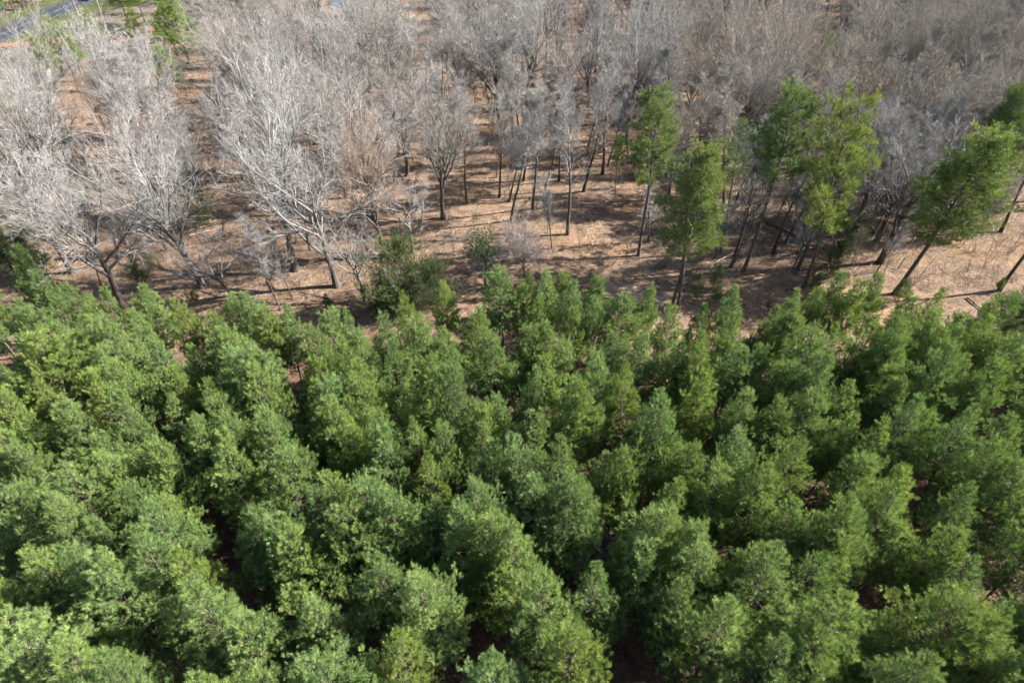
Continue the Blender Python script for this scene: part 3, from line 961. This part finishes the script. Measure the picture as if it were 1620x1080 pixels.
# ------------------------------------------------------------------ bare hardwoods, near ones
GREY, WHITE, TAN, RED, PINK = (.95, .94, .92), (.97, .96, .95), (.92, .88, .78), (.98, .76, .62), (1.0, .88, .85)
DK = (.75, .72, .70)
HB = [
    (198, 489, 17.5, 'oak', 31, WHITE, DK, 'big leaning grey oak with dark trunk at the left plantation edge'),
    (320, 453, 19.0, 'vase', 32, GREY, (1, 1, 1), 'huge many-limbed grey oak in the left clearing'),
    (368, 474, 9.5, 'gnarl', 33, GREY, (1.1, 1.1, 1.1), 'stunted forked grey tree right of the huge many-limbed oak'),
    (444, 489, 10.5, 'sapling', 34, WHITE, (1.1, 1.05, 1), 'slender pale tree with few branches at the plantation edge'),
    (467, 428, 19.5, 'oak', 35, WHITE, (1, 1, 1), 'tall white-twigged oak left of centre, one of two side by side'),
    (533, 452, 17.5, 'oak', 36, WHITE, (1.05, 1.05, 1.05), 'broad white-twigged oak with shadow of its trunk running left'),
    (490, 396, 9.0, 'sapling', 37, GREY, DK, 'short dark straight stem between the two white oaks'),
    (463, 472, 8.5, 'sapling', 38, GREY, (1, 1, 1), 'thin crooked stem in front of the two white oaks'),
    (578, 476, 10.5, 'gnarl', 39, WHITE, (1.35, 1.35, 1.35), 'twisted whitish small tree left of the dark cedars'),
    (610, 407, 17.0, 'vase', 40, RED, (.95, .88, .8), 'broad fan-shaped tree with reddish brown twigs left of centre'),
    (654, 400, 11.5, 'gnarl', 41, WHITE, (1.25, 1.25, 1.3), 'pale forked tree in front of the reddish fan-shaped tree'),
    (701, 346, 15.5, 'vase', 42, TAN, DK, 'straight dark trunk with greenish grey crown right of the reddish tree'),
    (767, 449, 7.0, 'gnarl', 43, GREY, (1, 1, 1), 'small grey tree overgrown with ivy at the plantation edge'),
    (829, 446, 7.6, 'vase', 44, PINK, (1.1, 1, .95), 'small pinkish-twigged maple right of the ivy tree'),
    (898, 371, 17.5, 'slim', 45, GREY, (1, 1, 1), 'tall straight grey trunk in the open right of the pinkish maple'),
    (873, 393, 9.0, 'sapling', 46, GREY, DK, 'thin curved dark stem left of the tall straight grey trunk'),
    (923, 303, 16.0, 'slim', 47, GREY, DK, 'straight dark trunk beside the pale soil patch'),
    (843, 330, 16.5, 'slim', 48, GREY, (1, 1, 1), 'grey trunk behind the pinkish maple, nearest of the slim middle trees'),
    (953, 276, 17.0, 'slim', 49, GREY, DK, 'tall dark trunk leaning right behind the pale soil patch'),
    (1157, 421, 16.0, 'slim', 50, GREY, DK, 'straight dark leafless trunk left of the flat-topped pine'),
    (1393, 414, 17.0, 'oak', 51, WHITE, DK, 'silvery oak with straight leaning trunk left of the large leaning pine'),
    (1387, 381, 15.5, 'vase', 52, GREY, DK, 'grey-crowned leaning trunk just behind the silvery oak'),
    (1420, 383, 15.0, 'slim', 53, GREY, DK, 'thin leaning trunk right of the silvery oak'),
    (1580, 460, 17.0, 'slim', 54, GREY, (1, .95, .9), 'thick grey trunk leaning out of the right edge'),
    (1223, 400, 15.0, 'slim', 55, GREY, DK, 'dark leafless trunk behind the fallen log'),
    (1583, 367, 16.0, 'slim', 56, GREY, DK, 'dark slanting trunk at the right edge behind the large pine'),
    (115, 430, 15.5, 'oak', 57, WHITE, (1, 1, 1), 'pale spreading tree left of the big leaning oak'),
    (160, 452, 9.0, 'sapling', 58, GREY, DK, 'thin dark stem right of the big leaning oak'),
]
for k, (px, py, H, stl, sd, tw, bk, lab) in enumerate(HB):
    big = stl in ('oak', 'vase')
    hero_bare('bare_tree', lab, 'tree', px, py, H, stl, sd, k * 1.3, tw, bk, 0.79 if big else 0.5, group='bare hardwoods along the clearing', split=big or stl == 'gnarl')

# ivy on the small tree, part of that tree
_iv = [o for o in bpy.data.objects if o.get('label', '').startswith('small grey tree overgrown')][0]
_r = np.random.default_rng(71)
_m = MB()
_n = 900
_c = np.array([0.2, 0, 4.2]) + _r.normal(0, 1, (_n, 3)) * np.array([0.9, 0.9, 1.1])
needle_batch(_m, _r, _c, nrm(_r.normal(0, 1, (_n, 3)) + np.array([0, 0, .6])), np.full(_n, .18), 14, 0.13, 0.05, 0, np.clip(_r.normal(.5, .25, _n), 0, 1))
_m.obj('ivy', M_LEAF, _iv)

# grey leafless shrub inside the plantation
_p = ground(978, 850, 3.4)
hero_bare('bare_shrub', 'leafless grey shrub in a dark gap between plantation pines', 'shrub', *project((_p[0], _p[1] - 0.3, 0))[:2], 4.6, 'vase', 77, 0, (.8, .78, .8), (.8, .8, .8), 0.8, split=False)

# ------------------------------------------------------------------ bare hardwoods, the wood behind
bare_var = []
for k, (stl, H, dn) in enumerate([('oak', 16, .85), ('oak', 16, .85), ('vase', 16, .85), ('vase', 16, .8), ('slim', 16, .85), ('slim', 16, .8), ('oak', 16, .8), ('gnarl', 16, .9), ('vase', 16, .9)]):
    gg = bare_tree(600 + k, H, stl, dn)
    rng = np.random.default_rng(k)
    m = MB()
    m.tubes(gg['P0'], gg['R0'], 8, 0)
    m.tubes(gg['P1'], gg['R1'], 5, 0)
    m.tubes(gg['P2'], gg['R2'], 4, 0)
    bare_var.append((m.mesh('trunk', [M_BARK]), crown_mesh(gg, rng).mesh('crown', [M_TWIG]), stl))


def place_bare(x, y, h, v, rz, tw, bk):
    s = h / 16.0
    root = empty('bare_tree', (x, y, 0), rz, (s, s, s))
    for nm, me, cl in (('trunk', bare_var[v][0], bk), ('crown', bare_var[v][1], tw)):
        o = bpy.data.objects.new(nm, me)
        COL.objects.link(o)
        o.parent = root
        o.color = (*cl, 1)
    return root


rb = random.Random(23)
occupied = [(ground(a[0], a[1])[0], ground(a[0], a[1])[1]) for a in HB + FP]
wood = []
tries = 0
while tries < 12000 and len(wood) < 262:
    tries += 1
    y = rb.uniform(62, 196)
    x = rb.uniform(-150, 150)
    u, v, zc = project((x, y, 0))
    if not (-90 < u < 1710) or v > 352:
        continue
    if x < -92 and y > 100 and not (x < -128.5):
        continue
    if u < 130 and v < 135 and x > -128:
        continue
    if 590 < u < 745 and v < 24 or 440 < u < 590 and v < 22:
        continue
    if v < 100 and u < 330 and x > -127 and rb.random() < 0.75:
        continue
    if 560 < u < 1010 and v > 268 and rb.random() < 0.72:
        continue
    if u > 1010 and 92 < v < 132 and u > 1330 and rb.random() < 0.8:
        continue
    cs = [project((x, y, zz_))[:2] for zz_ in (8.0, 12.0)]
    if any((cu - a) ** 2 + (cv - b) ** 2 < c ** 2 for cu, cv in cs for a, b, c in ((95, 85, 40), (125, 72, 40), (295, 55, 42), (268, 108, 30), (215, 50, 34), (25, 90, 34), (60, 45, 48), (150, 40, 50), (230, 25, 30), (752, 55, 26), (1310, 75, 36), (5, 130, 40), (1000, 230, 60), (525, 4, 22), (650, 12, 30))):
        continue
    dmin = 6.0 if v > 150 else 8.2
    if u > 1000:
        dmin *= 0.86
    if any((a - x) ** 2 + (b - y) ** 2 < dmin ** 2 for a, b in wood) or any((a - x) ** 2 + (b - y) ** 2 < 3.6 ** 2 for a, b in occupied):
        continue
    wood.append((x, y))
info = []
for (x, y) in wood:
    u, v, zc = project((x, y, 0))
    if u > 1000 and v > 230:
        vv = rb.choice((4, 5, 5, 4, 2))
    elif 740 < u < 1010 and v > 150:
        vv = rb.choice((4, 5, 4, 5, 3, 8))
    else:
        vv = rb.choice((0, 1, 2, 3, 6, 7, 8, 0, 1, 4))
    cname, tw = rb.choices([('grey', GREY), ('whitish', WHITE), ('tan grey', TAN), ('pinkish grey', PINK)], (50, 26 if u < 1000 else 14, 18, 6 if u < 900 else 1))[0]
    k = rb.uniform(.88, 1.1)
    tw = tuple(c * k for c in tw)
    if u > 1050:
        tw = tuple(c * d for c, d in zip(tw, (1.02, .97, .90)))
    info.append(dict(x=x, y=y, h=rb.uniform(13, 19) if u < 1000 else rb.uniform(13, 18), v=vv, tw=tw, cn=cname, u=u, w=v))
for (u, v) in ((1383, 333), (1390, 341), (1433, 338), (1470, 347), (1357, 343), (1333, 330), (1195, 367), (1242, 384), (1160, 332), (1206, 334), (1292, 352), (1448, 372), (1345, 372),
               (790, 311), (806, 318), (738, 322), (962, 262), (1000, 256), (862, 302), (884, 286), (828, 284)):
    p = ground(u, v)
    info.append(dict(x=p[0], y=p[1], h=rb.uniform(11, 15), v=rb.choice((4, 5)), tw=GREY, cn='grey', u=u, w=v))
info.sort(key=lambda q: -q['w'])
NB = 14
for b in range(NB):
    line = sorted(info[b * len(info) // NB:(b + 1) * len(info) // NB], key=lambda q: q['u'])
    for k, q in enumerate(line):
        kind = {'oak': 'spreading', 'vase': 'fan-crowned', 'slim': 'slim straight', 'gnarl': 'crooked'}[bare_var[q['v']][2]]
        root = place_bare(q['x'], q['y'], q['h'], q['v'], rb.random() * 6.283, q['tw'], (rb.uniform(.65, 1.0),) * 3)
        tag(root, '%s %s bare tree, %s from left in the %s line behind the clearing' % (kind, q['cn'], ordinal(k + 1), ordinal(b + 1)), 'tree', 'bare trees of the wood behind')
print('wood trees', len(info))

# the farthest wood: a grey mass nobody could count
rng = np.random.default_rng(57)
fp = []
tries = 0
while len(fp) < 310 and tries < 20000:
    tries += 1
    y = rng.uniform(112, 240)
    x = rng.uniform(-175, 180)
    u, v, zc = project((x, y, 0))
    if not (-150 < u < 1770):
        continue
    if -129 < x < -88 and y > 105 or (u < 330 and v < 120 and x > -129):
        continue
    if 590 < u < 745 and -60 < v < 24 or (x + 50) ** 2 / 17 ** 2 + (y - 206) ** 2 / 28 ** 2 < 1:
        continue
    cu, cv, _ = project((x, y, 9.0))
    if any((cu - a) ** 2 + (cv - b) ** 2 < c ** 2 for a, b, c in ((525, 4, 20), (655, 10, 26), (1000, 60, 0), (752, 55, 26), (1310, 75, 30), (295, 50, 60))):
        continue
    if any((a - x) ** 2 + (b - y) ** 2 < 4.0 ** 2 for a, b, _ in fp) or any((a - x) ** 2 + (b - y) ** 2 < 2.4 ** 2 for a, b in wood):
        continue
    fp.append((x, y, 0.0))
fp = np.array(fp)
n = len(fp)
hh = rng.uniform(8, 15, n)
P0, D0, R0 = grow(rng, fp, nrm(np.concatenate([rng.normal(0, .07, (n, 2)), np.ones((n, 1))], 1)), hh * .8, 4, 0.06, 0.05, hh * .009, 0.3)
m = MB()
tn = rng.random(n) * .5
m.tubes(P0, R0, 4, 0, tn * .3)
p, d, l, r, par = sprout(rng, P0, D0, R0, hh, 11, .35, 1.0, .62, .18, .36, .2, .7, .3)
P1, D1, R1 = grow(rng, p, d, l, 2, .12, .06, np.maximum(r, .03), .3)
t1 = tn[par]
m.spikes(P1[:, 0], P1[:, -1], R1[:, 0], 0, t1)
p, d, l, r, par = sprout(rng, P1, D1, R1, l, 6, .15, 1.0, .6, .2, .5, .2, .7, .3)
t2 = t1[par]
P2, D2, R2 = grow(rng, p, d, l, 2, .12, .06, np.full(len(l), .022), .5)
m.blades(p, P2[:, -1], R2[:, 0], rng, 0, t2)
p, d, l, r, par = sprout(rng, P2, D2, R2, l, 6, .1, 1.0, .6, .2, .6, .2, .7, .3)
m.blades(p, p + d * l[:, None], np.full(len(l), .017), rng, 0, np.clip(t2[par] + .3, 0, 1))
o = m.obj('far_woodland', M_TWIG)
o.color = (.95, .94, .92, 1)
tag(o, 'hazy grey mass of leafless trees along the top of the picture', 'woodland', kind='stuff')

# slender saplings between the trees
sap_var = []
for k in range(4):
    gg = bare_tree(660 + k, 6.0, 'sapling', 0.62)
    rng = np.random.default_rng(k)
    m = MB()
    m.tubes(gg['P0'][:, ::3], gg['R0'][:, ::3] * 1.2, 5, 0)
    m.tubes(gg['P1'][:, ::4], gg['R1'][:, ::4], 3, 0)
    c = MB()
    c.spikes(gg['P2'][:, 0], gg['P2'][:, -1], np.maximum(gg['R2'][:, 0], .012), 0, rng.random(len(gg['P2'])))
    c.spikes(gg['P3'][:, 0], gg['P3'][:, -1], np.maximum(gg['R3'][:, 0], .009), 0, rng.random(len(gg['P3'])))
    c.blades(gg['P4'][:, 0], gg['P4'][:, -1], np.full(len(gg['P4']), .009), rng, 0, gg['t4'])
    sap_var.append((m.mesh('trunk', [M_BARK]), c.mesh('crown', [M_TWIG])))
saps = []
while len(saps) < 285:
    u, v = rb.uniform(-20, 1640), rb.uniform(95, 440)
    if v > 300 and u < 1010 and rb.random() < .86 or v > 400 and rb.random() < .6:
        continue
    p = ground(u, v)
    if p[0] < -90 and p[1] > 105 or u < 330 and v < 125:
        continue
    if any((a - p[0]) ** 2 + (b - p[1]) ** 2 < 1.6 ** 2 for a, b, *_ in saps):
        continue
    saps.append((p[0], p[1], u, v))
saps.sort(key=lambda q: -q[3])
for b in range(15):
    line = sorted(saps[b * len(saps) // 15:(b + 1) * len(saps) // 15], key=lambda q: q[2])
    for k, (x, y, u, v) in enumerate(line):
        h = rb.uniform(4.5, 9.5)
        i = rb.randrange(4)
        cname, tw = rb.choice((('grey', GREY), ('tan', TAN), ('brown', (.72, .62, .52)), ('pale', (1.05, 1.02, 1.0))))
        root = empty('sapling', (x, y, 0), rb.random() * 6.283, h / 6.0)
        for nm, me, cl in (('trunk', sap_var[i][0], (.85, .8, .75)), ('crown', sap_var[i][1], tw)):
            o = bpy.data.objects.new(nm, me)
            COL.objects.link(o)
            o.parent = root
            o.color = (*cl, 1)
        tag(root, 'thin leafless %s sapling, %s from left in the %s sapling line from the clearing' % (cname, ordinal(k + 1), ordinal(b + 1)), 'sapling', 'saplings between the bare trees')

# ------------------------------------------------------------------ undergrowth: thin stems nobody could count
rng = np.random.default_rng(91)
pts = []
while len(pts) < 1800:
    u, v = rng.uniform(-60, 1680), 470 * rng.random() ** 0.9
    if v > 455 - 0 * u:
        continue
    p = ground(u, v)
    if p[1] > 196 or (u < 320 and v < 110 and rng.random() < .7) or (p[0] < -93 and p[1] > 108 and p[0] > -127):
        continue
    open_ = (v > 300 and u < 1010)
    if open_ and rng.random() < 0.68:
        continue
    pts.append((p[0], p[1], 0.0))
pts = np.array(pts)
K = 4
st = np.repeat(pts, K, 0) + np.concatenate([rng.normal(0, .22, (len(pts) * K, 2)), np.zeros((len(pts) * K, 1))], 1)
dr = nrm(np.concatenate([rng.normal(0, .3, (len(st), 2)), np.ones((len(st), 1))], 1))
ln = np.repeat(1.0 + 4.5 * rng.random(len(pts)) ** 1.6, K) * rng.uniform(.6, 1.1, len(st))
P1, D1, R1 = grow(rng, st, dr, ln, 3, 0.12, 0.05, 0.006 + 0.004 * ln, 0.3)
m = MB()
tn = np.repeat(rng.random(len(pts)) * .7, K)
m.spikes(P1[:, 0], P1[:, -1], R1[:, 0] * 1.2, 0, tn)
p, d, l, r, par = sprout(rng, P1, D1, R1, ln, 7, 0.25, 1.0, 0.6, 0.2, 0.42, 0.25, 0.7, 0.4)
m.blades(p, p + d * l[:, None], np.maximum(r, .008), rng, 0, tn[par])
p2 = p + d * (l * .45)[:, None]
d2 = nrm(d + rng.normal(0, .5, d.shape))
m.blades(p2, p2 + d2 * (l * .5)[:, None], np.full(len(p2), .008), rng, 0, tn[par])
o = m.obj('undergrowth', M_TWIG)
o.color = (.80, .74, .67, 1)
tag(o, 'thin brown undergrowth stems between the bare trees', 'undergrowth', kind='stuff')

# fallen twigs on the forest floor
m = MB()
n = 8000
uu, vv = rng.uniform(-60, 1680, n), rng.uniform(60, 480, n)
pp = np.array([ground(a, b, 0.05) for a, b in zip(uu, vv)])
az = rng.random(n) * 6.283
L = rng.gamma(2.0, .6, n)
m.spikes(pp, pp + np.stack([np.cos(az) * L, np.sin(az) * L, rng.uniform(0, .12, n) * L], 1), rng.uniform(.008, .026, n), 0, rng.random(n))
o = m.obj('fallen_twigs', M_TWIG)
o.color = (.9, .84, .76, 1)
tag(o, 'dead twigs scattered over the leaf litter', 'twigs', kind='stuff')

# ------------------------------------------------------------------ fallen logs
def log(px0, py0, px1, py1, r, label, mat=M_WOOD, tn=(1, 1, 1), stub=3, seed=0):
    a, b = ground(px0, py0, r), ground(px1, py1, r)
    a[2], b[2] = r * 0.85, r * 0.7
    rg = np.random.default_rng(seed)
    c = (a + b) / 2
    Ln = np.linalg.norm(b - a)
    u = np.linspace(0, 1, 8)
    P = (a[None] * (1 - u[:, None]) + b[None] * u[:, None] - np.array([c[0], c[1], 0]))
    P[1:-1] += rg.normal(0, r * .25, (6, 3)) * np.array([1, 1, .25])
    m = MB()
    m.tubes(P[None], (r * (1.05 - .55 * u))[None], 9, 0, cap=True)
    root = empty('fallen_log', (c[0], c[1], 0))
    o = m.obj('trunk', mat, root)
    o.color = (*tn, 1)
    for k in range(stub):
        i = rg.integers(2, 7)
        dd = nrm(rg.normal(0, 1, 3) + np.array([0, 0, .7]))
        m = MB()
        m.tubes(np.stack([P[i], P[i] + dd * Ln * .06, P[i] + (dd + rg.normal(0, .2, 3)) * Ln * .13])[None], np.array([[r * .4, r * .3, r * .12]]), 5, 0)
        o = m.obj('branch_stub', mat, root)
        o.color = (*tn, 1)
    tag(root, label, 'log', 'fallen logs')


log(1203, 343, 1262, 372, 0.24, 'thick dark fallen trunk behind the pines right of centre', M_PINEBARK, (1.5, 1.4, 1.3), 4, 1)
log(1369, 352, 1390, 364, 0.10, 'pale dead limb on the floor between thin leaning trunks', seed=2)
log(1400, 338, 1424, 334, 0.12, 'short whitish log lying near the leaning thin trunks', tn=(1.3, 1.3, 1.3), seed=3)
log(1028, 328, 1086, 346, 0.07, 'thin grey dead limb left of the twin-trunked pine', seed=4)
log(640, 32, 655, 24, 0.22, 'pale bare log on open ground at the top centre', tn=(1.0, .95, .88), stub=1, seed=5)
log(826, 268, 850, 262, 0.10, 'bleached log among the slim middle trunks', tn=(1.3, 1.3, 1.25), seed=6)
log(1160, 400, 1122, 420, 0.10, 'grey dead limb beside the round-topped pine', seed=7)
log(126, 62, 138, 58, 0.22, 'pale log on the red clay strip by the road', tn=(1.5, 1.45, 1.4), stub=1, seed=8)
log(164, 55, 196, 42, 0.16, 'long bleached log among roadside slash', tn=(1.5, 1.5, 1.5), seed=9)
log(196, 50, 206, 64, 0.16, 'bleached log slanting down from the roadside slash', tn=(1.4, 1.4, 1.4), seed=10)
log(300, 372, 345, 362, 0.08, 'thin dead limb across the left clearing', seed=11)
log(1440, 330, 1446, 352, 0.08, 'short dead pole by the leaning thin trunks at right', seed=12)
log(1530, 470, 1552, 488, 0.09, 'crooked dead limb at the right plantation edge', DK and M_PINEBARK, (1.4, 1.3, 1.2), 4, 13)

# dark brush heaps by the road
for i, (px, py, lab) in enumerate([(170, 62, 'dark heap of cut brush by the road below the pale trunks'), (186, 50, 'dark heap of cut brush right of the pale trunks'), (22, 122, 'low dark brush heap beside the utility pole'), (128, 74, 'small dark brush heap on the clay strip')]):
    b = ground(px, py)
    rg = np.random.default_rng(40 + i)
    n = 420
    a0 = rg.normal(0, 1, (n, 3)) * np.array([2.2, 1.6, .35])
    a0[:, 2] = np.abs(a0[:, 2])
    dd = nrm(rg.normal(0, 1, (n, 3)) * np.array([1, 1, .4]))
    m = MB()
    m.spikes(a0, a0 + dd * rg.uniform(.8, 2.6, n)[:, None], rg.uniform(.015, .06, n), 0, rg.random(n) * .5)
    o = m.obj('brush_heap', M_TWIG, loc=(b[0], b[1], 0))
    o.color = (.42, .40, .40, 1)
    tag(o, lab, 'brush', 'brush heaps by the road', 'stuff')

# ------------------------------------------------------------------ utility pole
b = ground(35, 136)
root = empty('utility_pole', (b[0], b[1], 0), rad(12))
Hp = top_h(35, 136, 80)
m = MB()
m.tubes(np.array([[(0, 0, -.3), (0, 0, Hp * .5), (0, 0, Hp)]], float), np.array([[.20, .17, .14]]), 12, 0, cap=True)
m.obj('pole', M_STRAWPOLE, root)
m = MB()
m.box((0, .22, Hp - .45), (2.6, .12, .14))
m.obj('crossarm', M_WOOD, root).color = (1.3, 1.3, 1.3, 1)
for s in (-1, 1):
    m = MB()
    m.tubes(np.array([[(s * .75, .15, Hp - .5), (0, .15, Hp - 1.15)]], float), np.full((1, 2), .025), 5, 0)
    m.obj('brace', M_METAL, root)
for x in (-1.15, -.5, .5, 1.15):
    m = MB()
    zz = Hp - .38
    m.tubes(np.array([[(x, .22, zz), (x, .22, zz + .08), (x, .22, zz + .09), (x, .22, zz + .16), (x, .22, zz + .17), (x, .22, zz + .24)]], float), np.array([[.03, .03, .075, .075, .05, .04]]), 8, 0, cap=True)
    m.obj('insulator', M_METAL, root)
tag(root, 'yellowish wooden utility pole with crossarm at the left edge', 'utility pole')

# ------------------------------------------------------------------ car at the far end of the road
def car(x, y, label):
    root = empty('car', (x, y, 0.02))
    m = MB()
    prof = [(-2.15, .42), (-2.2, .75), (-1.95, .92), (-1.1, .98), (1.15, 1.0), (1.95, .95), (2.2, .8), (2.2, .42)]
    def extr(prof, w0, w1, mm):
        n = len(prof)
        L = [(-w, py_, pz) for (py_, pz), w in zip(prof, w0)]
        Rr = [(w, py_, pz) for (py_, pz), w in zip(prof, w0)]
        mm.add(L + Rr, [t for i in range(n) for t in ((i, (i + 1) % n, n + i), ((i + 1) % n, n + (i + 1) % n, n + i))])
        mm.add(L, [(0, i, i + 1) for i in range(1, n - 1)])
        mm.add(Rr, [(0, i + 1, i) for i in range(1, n - 1)])
    extr(prof, [.86, .88, .86, .84, .84, .86, .88, .86], None, m)
    m.obj('body', M_CARPAINT, root)
    m = MB()
    extr([(-1.05, .97), (-.45, 1.42), (.75, 1.46), (1.5, .99)], [.80, .64, .64, .80], None, m)
    m.obj('window', M_GLASS, root)
    m = MB()
    extr([(-.42, 1.425), (-.40, 1.47), (.72, 1.50), (.74, 1.462)], [.645, .62, .62, .645], None, m)
    m.obj('roof', M_CARPAINT, root)
    for sx in (-1, 1):
        for sy in (-1.35, 1.35):
            m = MB()
            m.tubes(np.array([[(sx * .66, sy, .32), (sx * .89, sy, .32)]], float), np.full((1, 2), .32), 14, 0, cap=True)
            wh = m.obj('wheel', M_RUBBER, root)
            m = MB()
            m.tubes(np.array([[(sx * .88, sy, .32), (sx * .905, sy, .32)]], float), np.full((1, 2), .19), 10, 0, cap=True)
            m.obj('rim', M_METAL, wh)
    tag(root, label, 'car')


_c = ground(133, 1)
car(-114.4, _c[1] + 1.0, 'small blue car on the road at the top left edge')

print('triangles', sum(len(m.polygons) for m in bpy.data.meshes))
